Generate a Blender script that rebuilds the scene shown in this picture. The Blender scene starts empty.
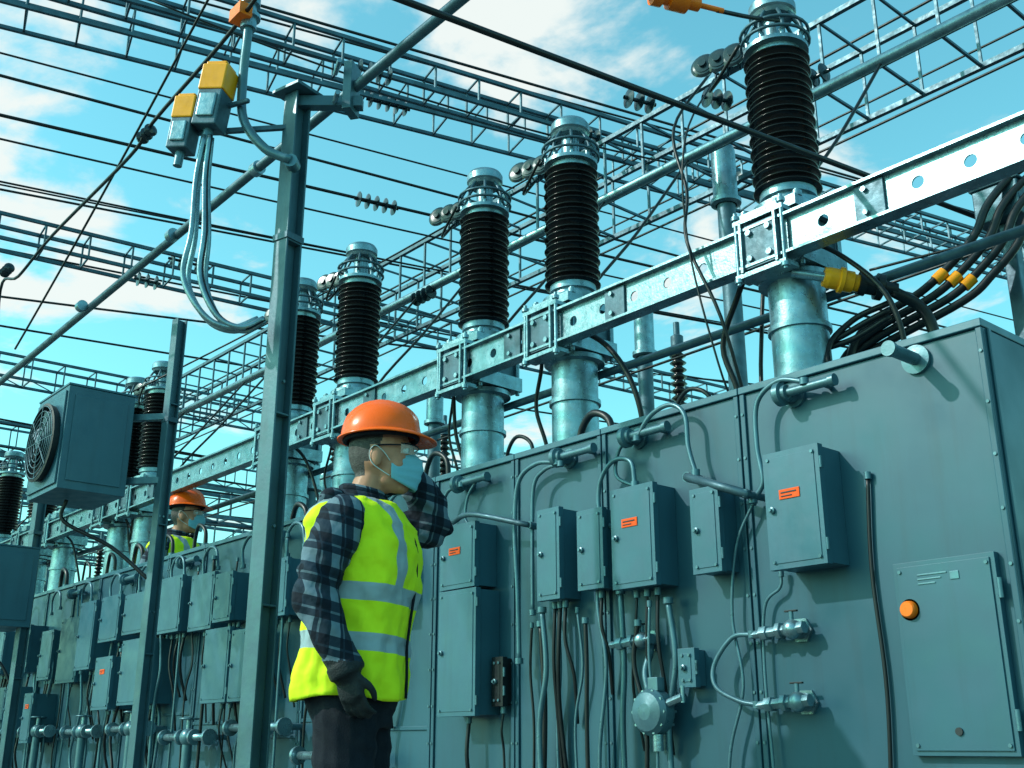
import bpy,bmesh,math,random,time
from mathutils import Vector,Matrix,noise
random.seed(7)
V=Vector
scene=bpy.context.scene
COL=scene.collection

# ------------------------------------------------------------------ materials
def nd(nt,t,**k):
    n=nt.nodes.new(t)
    for a,b in k.items(): setattr(n,a,b)
    return n
def base(name):
    m=bpy.data.materials.new(name);m.use_nodes=True;nt=m.node_tree
    return m,nt,nt.nodes['Principled BSDF']
def mat(name,col,rough=.5,metal=0.,var=.12,scale=3.,dirt=0.,bump=0.,bscale=60.,dirtcol=(.02,.028,.032),rvar=.1,spec=.5):
    m,nt,p=base(name);L=nt.links
    g=nd(nt,'ShaderNodeNewGeometry')
    n=nd(nt,'ShaderNodeTexNoise');n.inputs['Scale'].default_value=scale;n.inputs['Detail'].default_value=6
    L.new(g.outputs['Position'],n.inputs['Vector'])
    mr=nd(nt,'ShaderNodeMapRange');mr.inputs['From Min'].default_value=.3;mr.inputs['From Max'].default_value=.7
    mr.inputs['To Min'].default_value=1-var;mr.inputs['To Max'].default_value=1+var
    L.new(n.outputs['Fac'],mr.inputs['Value'])
    mx=nd(nt,'ShaderNodeVectorMath',operation='SCALE');mx.inputs[0].default_value=col
    L.new(mr.outputs[0],mx.inputs['Scale'])
    out=mx.outputs[0]
    if dirt>0:
        mp=nd(nt,'ShaderNodeMapping');mp.inputs['Scale'].default_value=(14,14,1.1)
        L.new(g.outputs['Position'],mp.inputs['Vector'])
        n2=nd(nt,'ShaderNodeTexNoise');n2.inputs['Scale'].default_value=1.;n2.inputs['Detail'].default_value=7;n2.inputs['Roughness'].default_value=.65
        L.new(mp.outputs[0],n2.inputs['Vector'])
        r=nd(nt,'ShaderNodeMapRange');r.inputs['From Min'].default_value=.52;r.inputs['From Max'].default_value=.78;r.inputs['To Max'].default_value=dirt
        L.new(n2.outputs['Fac'],r.inputs['Value'])
        mm=nd(nt,'ShaderNodeMix',data_type='RGBA');mm.inputs['B'].default_value=(*dirtcol,1)
        L.new(r.outputs[0],mm.inputs['Factor']);L.new(out,mm.inputs['A']);out=mm.outputs['Result']
    L.new(out,p.inputs['Base Color'])
    rr=nd(nt,'ShaderNodeMapRange');rr.inputs['From Min'].default_value=.3;rr.inputs['From Max'].default_value=.7
    rr.inputs['To Min'].default_value=max(.03,rough-rvar);rr.inputs['To Max'].default_value=min(1,rough+rvar)
    n3=nd(nt,'ShaderNodeTexNoise');n3.inputs['Scale'].default_value=scale*3;n3.inputs['Detail'].default_value=5
    L.new(g.outputs['Position'],n3.inputs['Vector']);L.new(n3.outputs['Fac'],rr.inputs['Value']);L.new(rr.outputs[0],p.inputs['Roughness'])
    p.inputs['Metallic'].default_value=metal;p.inputs['Specular IOR Level'].default_value=spec
    if bump>0:
        n4=nd(nt,'ShaderNodeTexNoise');n4.inputs['Scale'].default_value=bscale;n4.inputs['Detail'].default_value=4
        L.new(g.outputs['Position'],n4.inputs['Vector'])
        b=nd(nt,'ShaderNodeBump');b.inputs['Strength'].default_value=bump;b.inputs['Distance'].default_value=.01
        L.new(n4.outputs['Fac'],b.inputs['Height']);L.new(b.outputs[0],p.inputs['Normal'])
    return m
M={}
M['paint']=mat('cabinet_paint',(.022,.086,.125),.42,.1,.13,1.6,.3,.1,4.,spec=.4)
M['box']=mat('box_paint',(.036,.118,.165),.38,.08,.08,4,.22,.05,30.,spec=.45)
M['door']=mat('door_paint',(.026,.096,.138),.38,.08,.08,3,.2,.07,8.,spec=.45)
M['galv']=mat('galvanised_steel',(.20,.32,.37),.33,.75,.25,14,.35,.1,90.,(.05,.07,.085))
M['galvd']=mat('weathered_steel',(.055,.115,.15),.48,.45,.3,10,.35,.1,70.)
M['post']=mat('pole_paint',(.045,.115,.15),.42,.25,.15,6,.35,.08,50.)
M['pipe']=mat('pipe_grey',(.075,.165,.205),.35,.35,.15,12,.25,.05,80.)
M['black']=mat('black_rubber',(.005,.008,.011),.42,0,.3,10,spec=.4)
M['ceram']=mat('insulator_glaze',(.004,.0035,.005),.2,0,.3,8,.05,0,60.,(.02,.022,.024),.05,spec=.35)
M['glass']=mat('insulator_glass',(.015,.03,.04),.2,.2,.2,8)
M['orange']=mat('orange_label',(.9,.09,.005),.5,0,.06,20,spec=.2)
M['white']=mat('label_print',(.5,.55,.56),.6,0,.05,20)
M['yellow']=mat('yellow_plastic',(.9,.34,.006),.38,0,.1,12,.12,spec=.3)
M['oranged']=mat('orange_plastic',(.9,.17,.006),.35,0,.1,12,.12,spec=.3)
M['dark']=mat('dark_opening',(.008,.014,.018),.6)
M['helmet']=mat('helmet_shell',(.98,.115,.003),.25,0,.04,10,.04,.02,40.,spec=.35)
M['skin']=mat('skin',(.45,.21,.13),.5,0,.08,30,0,.1,300.,spec=.3)
M['hair']=mat('grey_hair',(.05,.048,.045),.7,0,.4,90,0,.5,300.)
M['trouser']=mat('trouser_cloth',(.008,.011,.019),.85,0,.25,8,0,.3,300.,spec=.2)
M['glove']=mat('glove_leather',(.012,.016,.02),.65,0,.25,30,0,.3,200.,spec=.3)
M['mask']=mat('mask_fabric',(.17,.42,.52),.8,0,.04,20,0,.1,400.,spec=.2)
M['eye']=mat('eye_dark',(.02,.015,.012),.15)
M['shoe']=mat('boot_leather',(.03,.022,.016),.5)
M['conc']=mat('concrete',(.25,.28,.28),.8,0,.15,3,.3,.2,30.)
M['leaf']=mat('distant_foliage',(.03,.055,.04),.9,0,.4,.5)

def plaid():
    m,nt,p=base('plaid_cloth');L=nt.links
    tc=nd(nt,'ShaderNodeTexCoord');sp=nd(nt,'ShaderNodeSeparateXYZ');L.new(tc.outputs['Object'],sp.inputs[0])
    def stripe(src,freq,lo,ph=0.):
        a=nd(nt,'ShaderNodeMath',operation='MULTIPLY_ADD');L.new(src,a.inputs[0]);a.inputs[1].default_value=freq;a.inputs[2].default_value=ph
        f=nd(nt,'ShaderNodeMath',operation='FRACT');L.new(a.outputs[0],f.inputs[0])
        g=nd(nt,'ShaderNodeMath',operation='GREATER_THAN');L.new(f.outputs[0],g.inputs[0]);g.inputs[1].default_value=lo
        return g.outputs[0]
    def op(o,a,b):
        n=nd(nt,'ShaderNodeMath',operation=o)
        for i,q in enumerate((a,b)):
            if isinstance(q,(int,float)): n.inputs[i].default_value=q
            else: L.new(q,n.inputs[i])
        return n.outputs[0]
    xz=op('ADD',sp.outputs['X'],op('MULTIPLY',sp.outputs['Y'],.8))
    zz=op('ADD',sp.outputs['Z'],op('MULTIPLY',sp.outputs['X'],.25))
    s1=stripe(zz,10,.58);s2=stripe(xz,11,.58,.3);s3=stripe(zz,10,.93,.72);s4=stripe(xz,11,.93,.1)
    w=op('ADD',op('MULTIPLY',op('ADD',s1,s2),.33),op('MULTIPLY',op('MAXIMUM',s3,s4),.22))
    cr=nd(nt,'ShaderNodeValToRGB');cr.color_ramp.elements[0].color=(.005,.009,.018,1);cr.color_ramp.elements[1].color=(.20,.29,.36,1)
    cr.color_ramp.elements[1].position=.9
    e=cr.color_ramp.elements.new(.35);e.color=(.015,.03,.05,1)
    L.new(w,cr.inputs[0]);L.new(cr.outputs[0],p.inputs['Base Color']);p.inputs['Roughness'].default_value=.85;p.inputs['Specular IOR Level'].default_value=.2
    n=nd(nt,'ShaderNodeTexNoise');n.inputs['Scale'].default_value=22;L.new(tc.outputs['Object'],n.inputs['Vector'])
    b=nd(nt,'ShaderNodeBump');b.inputs['Strength'].default_value=.5;b.inputs['Distance'].default_value=.02
    L.new(n.outputs['Fac'],b.inputs['Height']);L.new(b.outputs[0],p.inputs['Normal'])
    return m
M['plaid']=plaid()
def vestmat():
    m,nt,p=base('hi_vis_fabric');L=nt.links
    tc=nd(nt,'ShaderNodeTexCoord');sp=nd(nt,'ShaderNodeSeparateXYZ');L.new(tc.outputs['Object'],sp.inputs[0])
    def op(o,a,b=0.):
        n=nd(nt,'ShaderNodeMath',operation=o)
        for i,q in enumerate((a,b)):
            if isinstance(q,(int,float)): n.inputs[i].default_value=q
            else: L.new(q,n.inputs[i])
        return n.outputs[0]
    z=op('ADD',sp.outputs['Z'],op('MULTIPLY',sp.outputs['X'],.06));ay=op('ABSOLUTE',sp.outputs['Y'])
    def band(src,c,hw): return op('LESS_THAN',op('ABSOLUTE',op('SUBTRACT',src,c)),hw)
    b=op('MAXIMUM',band(z,1.205,.027),band(z,1.055,.027))
    vb=op('MULTIPLY',band(ay,.118,.024),op('GREATER_THAN',z,1.232))
    b=op('MAXIMUM',b,vb)
    n=nd(nt,'ShaderNodeTexNoise');n.inputs['Scale'].default_value=9;n.inputs['Detail'].default_value=5;L.new(tc.outputs['Object'],n.inputs['Vector'])
    c1=nd(nt,'ShaderNodeMix',data_type='RGBA');c1.inputs['A'].default_value=(.56,.72,.006,1);c1.inputs['B'].default_value=(.72,.86,.02,1);L.new(n.outputs['Fac'],c1.inputs['Factor'])
    c2=nd(nt,'ShaderNodeMix',data_type='RGBA');c2.inputs['B'].default_value=(.28,.36,.40,1)
    L.new(b,c2.inputs['Factor']);L.new(c1.outputs['Result'],c2.inputs['A'])
    L.new(c2.outputs['Result'],p.inputs['Base Color'])
    L.new(op('SUBTRACT',.8,op('MULTIPLY',b,.45)),p.inputs['Roughness']);p.inputs['Specular IOR Level'].default_value=.25
    bm=nd(nt,'ShaderNodeBump');bm.inputs['Strength'].default_value=.55;bm.inputs['Distance'].default_value=.025
    n2=nd(nt,'ShaderNodeTexNoise');n2.inputs['Scale'].default_value=13;L.new(tc.outputs['Object'],n2.inputs['Vector'])
    L.new(n2.outputs['Fac'],bm.inputs['Height']);L.new(bm.outputs[0],p.inputs['Normal'])
    return m
M['vest']=vestmat()
def groundmat():
    m,nt,p=base('gravel');L=nt.links
    g=nd(nt,'ShaderNodeNewGeometry')
    v=nd(nt,'ShaderNodeTexVoronoi');v.inputs['Scale'].default_value=28;L.new(g.outputs['Position'],v.inputs['Vector'])
    n=nd(nt,'ShaderNodeTexNoise');n.inputs['Scale'].default_value=.6;n.inputs['Detail'].default_value=8;L.new(g.outputs['Position'],n.inputs['Vector'])
    cr=nd(nt,'ShaderNodeValToRGB');cr.color_ramp.elements[0].color=(.04,.045,.048,1);cr.color_ramp.elements[1].color=(.17,.18,.18,1)
    mx=nd(nt,'ShaderNodeMath',operation='MULTIPLY_ADD');L.new(v.outputs['Color'],mx.inputs[0]);mx.inputs[1].default_value=.6;L.new(n.outputs['Fac'],mx.inputs[2])
    ml=nd(nt,'ShaderNodeMath',operation='MULTIPLY');L.new(mx.outputs[0],ml.inputs[0]);ml.inputs[1].default_value=.65
    L.new(ml.outputs[0],cr.inputs[0]);L.new(cr.outputs[0],p.inputs['Base Color']);p.inputs['Roughness'].default_value=.9
    b=nd(nt,'ShaderNodeBump');b.inputs['Distance'].default_value=.02;L.new(v.outputs['Distance'],b.inputs['Height']);L.new(b.outputs[0],p.inputs['Normal'])
    return m
M['gravel']=groundmat()
def lens_mat():
    m,nt,p=base('safety_lens');p.inputs['Base Color'].default_value=(.8,.95,.95,1);p.inputs['Roughness'].default_value=.05
    p.inputs['Alpha'].default_value=.22;return m
M['lens']=lens_mat()

# ------------------------------------------------------------------ builder
def frame(d):
    d=d.normalized();a=V((0,0,1)) if abs(d.z)<.9 else V((1,0,0))
    u=d.cross(a).normalized();return u,u.cross(d).normalized()
def catmull(P,n=6):
    P=[V(p) for p in P]
    if len(P)<3: return P
    Q=[P[0]*2-P[1]]+P+[P[-1]*2-P[-2]];o=[]
    for i in range(1,len(Q)-2):
        a,b,c,d=Q[i-1:i+3]
        for k in range(n):
            t=k/n;o.append(.5*((2*b)+(c-a)*t+(2*a-5*b+4*c-d)*t*t+(3*b-a-3*c+d)*t**3))
    o.append(P[-1]);return o
class B:
    def __init__(s): s.v=[];s.f=[];s.m=[];s.s=[];s.mats=[]
    def mi(s,k):
        if k not in s.mats: s.mats.append(k)
        return s.mats.index(k)
    def add(s,vs,fs,k,sm=False):
        o=len(s.v);s.v+=[tuple(q) for q in vs];i=s.mi(k)
        for f in fs: s.f.append(tuple(o+q for q in f));s.m.append(i);s.s.append(sm)
    def box(s,c,d,k,R=None):
        c=V(c);vs=[]
        for x in(-.5,.5):
            for y in(-.5,.5):
                for z in(-.5,.5):
                    q=V((x*d[0],y*d[1],z*d[2]))
                    if R is not None:q=R@q
                    vs.append(c+q)
        s.add(vs,[(0,1,3,2),(4,6,7,5),(0,4,5,1),(2,3,7,6),(0,2,6,4),(1,5,7,3)],k)
    def bb(s,x0,x1,y0,y1,z0,z1,k): s.box(((x0+x1)/2,(y0+y1)/2,(z0+z1)/2),(x1-x0,y1-y0,z1-z0),k)
    def beam(s,p,q,w,h,k):
        p=V(p);q=V(q);d=q-p;u,w2=frame(d);vs=[]
        for e in(p,q):
            for a,b in((-1,-1),(1,-1),(1,1),(-1,1)): vs.append(e+u*a*w/2+w2*b*h/2)
        s.add(vs,[(0,3,2,1),(4,5,6,7)]+[(i,(i+1)%4,4+(i+1)%4,4+i) for i in range(4)],k)
    def lathe(s,o,ax,prof,k,seg=24,hard=True):
        o=V(o);ax=V(ax).normalized();u,w=frame(ax)
        ring=lambda r,z:[o+ax*z+(u*math.cos(2*math.pi*i/seg)+w*math.sin(2*math.pi*i/seg))*r for i in range(seg)]
        if hard:
            for (r0,z0),(r1,z1) in zip(prof,prof[1:]):
                s.add(ring(r0,z0)+ring(r1,z1),[(i,(i+1)%seg,seg+(i+1)%seg,seg+i) for i in range(seg)],k,True)
        else:
            vs=[]
            for r,z in prof: vs+=ring(r,z)
            s.add(vs,[(j*seg+i,j*seg+(i+1)%seg,(j+1)*seg+(i+1)%seg,(j+1)*seg+i) for j in range(len(prof)-1) for i in range(seg)],k,True)
    def cyl(s,p,q,r,k,r1=None,seg=16):
        p=V(p);q=V(q);L=(q-p).length;r1=r if r1 is None else r1
        s.lathe(p,q-p,[(0.0001,0),(r,0),(r1,L),(.0001,L)],k,seg)
    def tube(s,P,r,k,seg=8,n=6,curve=True,r1=None):
        P=catmull(P,n) if curve else [V(p) for p in P]
        N=len(P);u=None;vs=[]
        for i,p in enumerate(P):
            t=(P[min(i+1,N-1)]-P[max(i-1,0)]).normalized()
            if u is None:u,_=frame(t)
            u=(u-t*u.dot(t)).normalized();w=t.cross(u)
            rr=r if r1 is None else r+(r1-r)*i/(N-1)
            vs+=[p+(u*math.cos(2*math.pi*j/seg)+w*math.sin(2*math.pi*j/seg))*rr for j in range(seg)]
        fs=[(i*seg+j,i*seg+(j+1)%seg,(i+1)*seg+(j+1)%seg,(i+1)*seg+j) for i in range(N-1) for j in range(seg)]
        fs+=[tuple(range(seg-1,-1,-1)),tuple((N-1)*seg+j for j in range(seg))]
        s.add(vs,fs,k,True)
    def ell(s,c,r,k,R=None,nu=20,nv=12):
        c=V(c);vs=[];fs=[]
        for j in range(1,nv):
            ph=math.pi*j/nv
            for i in range(nu):
                a=2*math.pi*i/nu;q=V((r[0]*math.sin(ph)*math.cos(a),r[1]*math.sin(ph)*math.sin(a),r[2]*math.cos(ph)))
                if R is not None:q=R@q
                vs.append(c+q)
        t=V((0,0,r[2]));
        if R is not None:t=R@t
        a=len(vs);vs+=[c+t,c-t]
        for j in range(nv-2):
            for i in range(nu): fs.append((j*nu+i,(j+1)*nu+i,(j+1)*nu+(i+1)%nu,j*nu+(i+1)%nu))
        for i in range(nu): fs.append((a,i,(i+1)%nu));fs.append((a+1,(nv-2)*nu+(i+1)%nu,(nv-2)*nu+i))
        s.add(vs,fs,k,True)
    def mesh(s,name,org=None):
        me=bpy.data.meshes.new(name)
        if org is None:
            lo=[min(q[i] for q in s.v) for i in range(3)];hi=[max(q[i] for q in s.v) for i in range(3)]
            org=V(((lo[0]+hi[0])/2,(lo[1]+hi[1])/2,lo[2]))
        org=V(org)
        me.from_pydata([V(q)-org for q in s.v],[],s.f)
        for k in s.mats: me.materials.append(M[k])
        me.polygons.foreach_set('material_index',s.m);me.polygons.foreach_set('use_smooth',s.s)
        bm=bmesh.new();bm.from_mesh(me);bmesh.ops.recalc_face_normals(bm,faces=bm.faces);bm.to_mesh(me);bm.free()
        me.update();return me,org
    def done(s,name,bevel=0,org=None,parent=None):
        me,o=s.mesh(name,org);ob=bpy.data.objects.new(name,me);ob.location=o;COL.objects.link(ob)
        if bevel:
            b=ob.modifiers.new('bevel','BEVEL');b.width=bevel;b.segments=2;b.limit_method='ANGLE';b.angle_limit=math.radians(50)
        if parent: ob.parent=parent
        return ob
def inst(me,name,loc,rz=0,s=1):
    ob=bpy.data.objects.new(name,me);ob.location=loc;ob.rotation_euler=(0,0,rz);ob.scale=(s,s,s);COL.objects.link(ob)
    return ob

# ------------------------------------------------------------------ people
def superring(cx,cy,z,rx,ry,n=28,e=2.4):
    o=[]
    for i in range(n):
        a=2*math.pi*i/n;c,s=math.cos(a),math.sin(a)
        o.append(V((cx+rx*abs(c)**(2/e)*(1 if c>=0 else -1),cy+ry*abs(s)**(2/e)*(1 if s>=0 else -1),z)))
    return o
def loftmesh(b,rings,k,cap=True):
    n=len(rings[0]);vs=[p for r in rings for p in r]
    fs=[(j*n+i,j*n+(i+1)%n,(j+1)*n+(i+1)%n,(j+1)*n+i) for j in range(len(rings)-1) for i in range(n)]
    if cap: fs+=[tuple(range(n-1,-1,-1)),tuple((len(rings)-1)*n+i for i in range(n))]
    b.add(vs,fs,k,True)
TOR=[(.80,0,.11,.15),(.88,-.005,.14,.18),(.95,-.005,.145,.185),(1.05,0,.142,.178),(1.14,.005,.147,.178),(1.25,.01,.157,.188),(1.36,.008,.158,.198),(1.43,0,.142,.196),(1.475,-.004,.115,.17),(1.51,-.004,.085,.115),(1.54,.002,.066,.07)]
def torso_at(z):
    for a,c in zip(TOR,TOR[1:]):
        if a[0]<=z<=c[0]:
            t=(z-a[0])/(c[0]-a[0]);return tuple(a[i]+(c[i]-a[i])*t for i in range(4))
    return TOR[0] if z<TOR[0][0] else TOR[-1]
def limb(b,P,R,k='skin'):
    pts=catmull(P,7);rs=[];N=len(P)-1
    for i in range(len(pts)):
        t=i/7;j=min(int(t),N-1);f=t-j;rs.append(R[j]+(R[j+1]-R[j])*f)
    seg=14;u=None;vs=[];n=len(pts)
    for i,p in enumerate(pts):
        t=(pts[min(i+1,n-1)]-pts[max(i-1,0)]).normalized()
        if u is None:u,_=frame(t)
        u=(u-t*u.dot(t)).normalized();w=t.cross(u)
        vs+=[p+(u*math.cos(2*math.pi*j/seg)+w*math.sin(2*math.pi*j/seg))*rs[i] for j in range(seg)]
    fs=[(i*seg+j,i*seg+(j+1)%seg,(i+1)*seg+(j+1)%seg,(i+1)*seg+j) for i in range(n-1) for j in range(seg)]
    fs+=[tuple(range(seg-1,-1,-1)),tuple((n-1)*seg+j for j in range(seg))]
    b.add(vs,fs,k,True);b.ell(pts[0],(rs[0],)*3,k,nu=12,nv=8);b.ell(pts[-1],(rs[-1],)*3,k,nu=12,nv=8)
def hand(b,wr,d,nrm,curl=.5):
    d=V(d).normalized();nrm=V(nrm);nrm=(nrm-d*nrm.dot(d)).normalized();sd=d.cross(nrm).normalized();wr=V(wr)
    R=Matrix((sd,nrm,d)).transposed()
    b.ell(wr+d*.05,(.042,.019,.055),'skin',R);b.box(wr+d*.06,(.07,.026,.06),'skin',R)
    for off,l in((.033,.076),(.0115,.084),(-.0115,.078),(-.033,.064)):
        p=wr+d*.085+sd*off;P=[p-d*.02];a=0
        for s,seg in enumerate((l*.42,l*.33,l*.27)):
            a+=curl*(.7 if s==0 else 1.);P.append(P[-1]+(d*math.cos(a)+nrm*math.sin(a))*(seg+(.02 if s==0 else 0)))
        limb(b,P,[.0098,.0094,.0088,.0078])
    p=wr+d*.03+sd*.032
    limb(b,[p,p+d*.03+sd*.022+nrm*.012,p+d*.055+sd*.026+nrm*.028,p+d*.075+sd*.018+nrm*.04],[.013,.012,.0108,.009])
def worker(name,loc,yaw,left_raised=True,head_yaw=0.,s=1.,vox=.0055):
    HX=.06
    b=B()
    loftmesh(b,[superring(c,0,z,rx,ry) for z,c,rx,ry in TOR],'skin')
    limb(b,[(0,0,1.5),(.02,0,1.56),(.045,0,1.63)],[.07,.06,.058])
    arms=[]
    ra=[(-.01,-.185,1.425),(-.04,-.225,1.32),(-.07,-.25,1.19),(-.02,-.255,1.08),(.035,-.245,.97)]
    limb(b,ra,[.08,.076,.068,.062,.05]);arms.append(ra)
    b.lathe((.031,-.246,.975),(.45,.15,-.9),[(.0001,-.01),(.055,-.01),(.057,.02),(.052,.03),(.0001,.03)],'skin',16)
    hand(b,(.033,-.245,.965),(.28,.06,-1),(.35,1,.1),.42)
    if left_raised:
        la=[(-.01,.185,1.43),(.08,.225,1.45),(.19,.23,1.49),(.165,.185,1.585),(.10,.14,1.66)]
        limb(b,la,[.08,.078,.074,.062,.046]);hand(b,(.10,.14,1.66),(-.75,-.1,.55),(-.3,-1,.1),.3)
    else:
        la=[(a[0],-a[1],a[2]) for a in ra];limb(b,la,[.08,.076,.068,.062,.05]);hand(b,(.033,.245,.965),(.28,-.06,-1),(.35,-1,.1),.42)
    arms.append(la)
    for sy in(-1,1):
        limb(b,[(0,sy*.085,.88),(.005,sy*.1,.7),(.012,sy*.105,.49),(-.01,sy*.11,.28),(-.02,sy*.115,.1)],[.105,.096,.08,.072,.066])
        b.ell((.06,sy*.12,.045),(.135,.05,.045),'skin');b.ell((-.02,sy*.12,.08),(.06,.052,.06),'skin');b.ell((.14,sy*.12,.04),(.05,.05,.04),'skin')
    Rh=Matrix.Rotation(head_yaw,3,'Z')
    ZS=1.17;XS=1.07
    def hp(x,y,z): return V((HX,0,0))+Rh@V((x*XS,y*XS,1.765+(z-1.765)*ZS))
    for c,r in[((-.008,0,1.705),(.098,.078,.105)),((.035,0,1.655),(.064,.062,.082)),((.062,0,1.598),(.03,.032,.022)),((.03,0,1.612),(.055,.052,.03)),((.078,0,1.71),(.022,.052,.018)),((.103,0,1.662),(.02,.013,.014)),((.094,0,1.685),(.014,.009,.028)),((-.002,.077,1.672),(.02,.012,.032)),((-.002,-.077,1.672),(.02,.012,.032)),((.09,0,1.625),(.018,.028,.012)),((.05,.045,1.655),(.028,.018,.022)),((.05,-.045,1.655),(.028,.018,.022))]:
        b.ell(hp(*c),(r[0]*XS,r[1]*XS,r[2]*ZS),'skin',Rh)
    me,_=b.mesh('tmp',(0,0,0));ob=bpy.data.objects.new('tmp',me);COL.objects.link(ob)
    rm=ob.modifiers.new('r','REMESH');rm.mode='VOXEL';rm.voxel_size=vox;rm.use_smooth_shade=True
    sm=ob.modifiers.new('s','SMOOTH');sm.iterations=3;sm.factor=.5
    dg=bpy.context.evaluated_depsgraph_get();me2=bpy.data.meshes.new_from_object(ob.evaluated_get(dg));bpy.data.objects.remove(ob)
    nv=len(me2.vertices);co=[0.]*(nv*3);no=[0.]*(nv*3)
    me2.vertices.foreach_get('co',co);me2.vertices.foreach_get('normal',no)
    FP=[V(q) for q in (((-.07,-.25,1.19)),((.19,.23,1.49)),((.01,.1,.49)),((.01,-.1,.49)))]
    for i in range(nv):
        p=V(co[3*i:3*i+3])
        if 1.58>p.z>.15 and (abs(p.y)>.13 or p.z<.86) and not(.84<p.z<.99 and abs(p.y)>.19):
            near=min((p-q).length for q in FP);amp=.006+.013*max(0,1-near/.18)
            d=amp*1.6*noise.noise(V((p.x*10+3,p.y*9,p.z*24+p.x*16)))
            for k in range(3): co[3*i+k]+=no[3*i+k]*d
    me2.vertices.foreach_set('co',co)
    mats=['skin','hair','plaid','trouser','glove','shoe'];me2.materials.clear()
    for k in mats: me2.materials.append(M[k])
    AS=[[(V(A[i]),V(A[i+1])) for i in range(4)] for A in arms]
    def segd(p,a,c):
        ac=c-a;t=max(0,min(1,(p-a).dot(ac)/ac.length_squared));return (p-a-ac*t).length
    nf=len(me2.polygons);cen=[0.]*(nf*3);me2.polygons.foreach_get('center',cen);mi=[0]*nf
    Ri=Rh.inverted();hc=V((HX,0,0));lh=V((.08,.13,1.69))
    for fi in range(nf):
        p=V(cen[3*fi:3*fi+3]);k=0;isarm=False
        q=Ri@(p-hc);q=V((q.x/XS,q.y/XS,1.765+(q.z-1.765)/ZS))
        if abs(p.y)>.06 and .9<p.z<1.75:
            for ai,A in enumerate(AS):
                if (p.y<0)!=(ai==0): continue
                dm=min(segd(p,a,c) for a,c in A)
                if dm<.1:
                    if ai==0 or not left_raised:
                        if abs(p.y)>.165 and p.z<1.48: isarm=True;k=2 if p.z>.985 else 4
                    elif dm<.09 and (p.x>.1 or p.y>.16): isarm=True;k=2
                    if ai==1 and left_raised and (p-lh).length<.05 and p.y>.095: k=4;isarm=True
        if left_raised and not isarm and p.y>.1 and p.z>1.58: k=4;isarm=True
        if not isarm:
            if p.z<.13: k=5
            elif p.z<.93:
                k=3
                if abs(p.y)>.195 and p.z>.74: k=4
            elif p.z<1.545: k=2
            else:
                k=0
                if q.z>1.66 and q.x<-.002+(q.z-1.66)*.25 and not(abs(q.y)>.075 and abs(q.x)<.024 and q.z<1.705): k=1
                if q.z>1.62 and q.x<-.04:k=1
        mi[fi]=k
    me2.polygons.foreach_set('material_index',mi);me2.polygons.foreach_set('use_smooth',[True]*nf);me2.update()
    root=bpy.data.objects.new(name,None);COL.objects.link(root);root.location=loc;root.rotation_euler=(0,0,yaw);root.scale=(s,s,s)
    bo=bpy.data.objects.new('body',me2);COL.objects.link(bo);bo.parent=root
    b=B()
    for rr,zz,r0 in((.066,1.55,.016),(.074,1.525,.02),(.09,1.5,.02)):
        b.tube([(.012+rr*1.02*math.cos(a*math.pi/12)-(.01),rr*math.sin(a*math.pi/12),zz-.014*math.cos(a*math.pi/12)) for a in range(25)],r0,'plaid',8,curve=False)
    b.ell((-.095,0,1.5),(.05,.11,.05),'plaid');b.ell((-.08,-.07,1.52),(.045,.055,.035),'plaid');b.ell((-.08,.07,1.52),(.045,.055,.035),'plaid')
    b.done('shirt_collar',org=(0,0,0),parent=root)
    b=B();n=84;rings=[]
    zs=[.885+i*(1.505-.885)/60 for i in range(61)]
    for z in zs:
        _,c,rx,ry=torso_at(z);off=.018+.008*max(0,(1.05-z)/.17)
        if z>1.42: off+=.006
        ring=superring(c,0,z,rx+off,min(ry+off,.21 if z>1.3 else .3),n,2.5)
        for i,p in enumerate(ring):
            a=2*math.pi*i/n;d=V((math.cos(a),math.sin(a),0))
            f=noise.noise(V((math.cos(a)*2.2,math.sin(a)*2.2,z*4.5+math.sin(a*2))))*.017+noise.noise(V((math.cos(a)*5+z*4,math.sin(a)*5,z*15)))*.012+noise.noise(V((math.cos(a)*9+z*11,math.sin(a)*9,z*24)))*.005
            f+=.006*math.sin(a*9+z*6)*max(0,(1.05-z)/.17)
            ring[i]=p+d*f+V((0,0,.008*math.sin(a*3) if z<.9 else 0))
        rings.append(ring)
    loftmesh(b,rings,'vest',False)
    vo=b.done('vest',org=(0,0,0),parent=root)
    so=vo.modifiers.new('s','SOLIDIFY');so.thickness=.004;so.offset=1
    b=B();P=[]
    for i in range(24):
        z=.89+i*(1.42-.89)/23;_,c,rx,ry=torso_at(z);P.append((c+rx+.024+.008*max(0,(1.05-z)/.17),.0,z))
    b.tube(P,.005,'trouser',6,curve=False)
    b.done('vest_zip',org=(0,0,0),parent=root)
    b=B();c0=V((HX-.004,0,1.742));Rt=Rh@Matrix.Rotation(-.03,3,'Y');nu,nv=56,18;vs=[];fs=[]
    for j in range(nv+1):
        ph=math.pi/2*j/nv
        for i in range(nu):
            a=2*math.pi*i/nu;x=.136*math.cos(ph)*math.cos(a);y=.118*math.cos(ph)*math.sin(a);z=.124*math.sin(ph)
            g=math.exp(-(y/.013)**2)*.008+math.exp(-((abs(y)-.042)/.009)**2)*.0055
            g*=min(1,max(0,(z-.03)/.03))
            q=V((x,y,z));q=q+q.normalized()*g;vs.append(c0+Rt@q)
    for j in range(nv):
        for i in range(nu): fs.append((j*nu+i,j*nu+(i+1)%nu,(j+1)*nu+(i+1)%nu,(j+1)*nu+i))
    b.add(vs,fs,'helmet',True)
    br=[]
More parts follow.
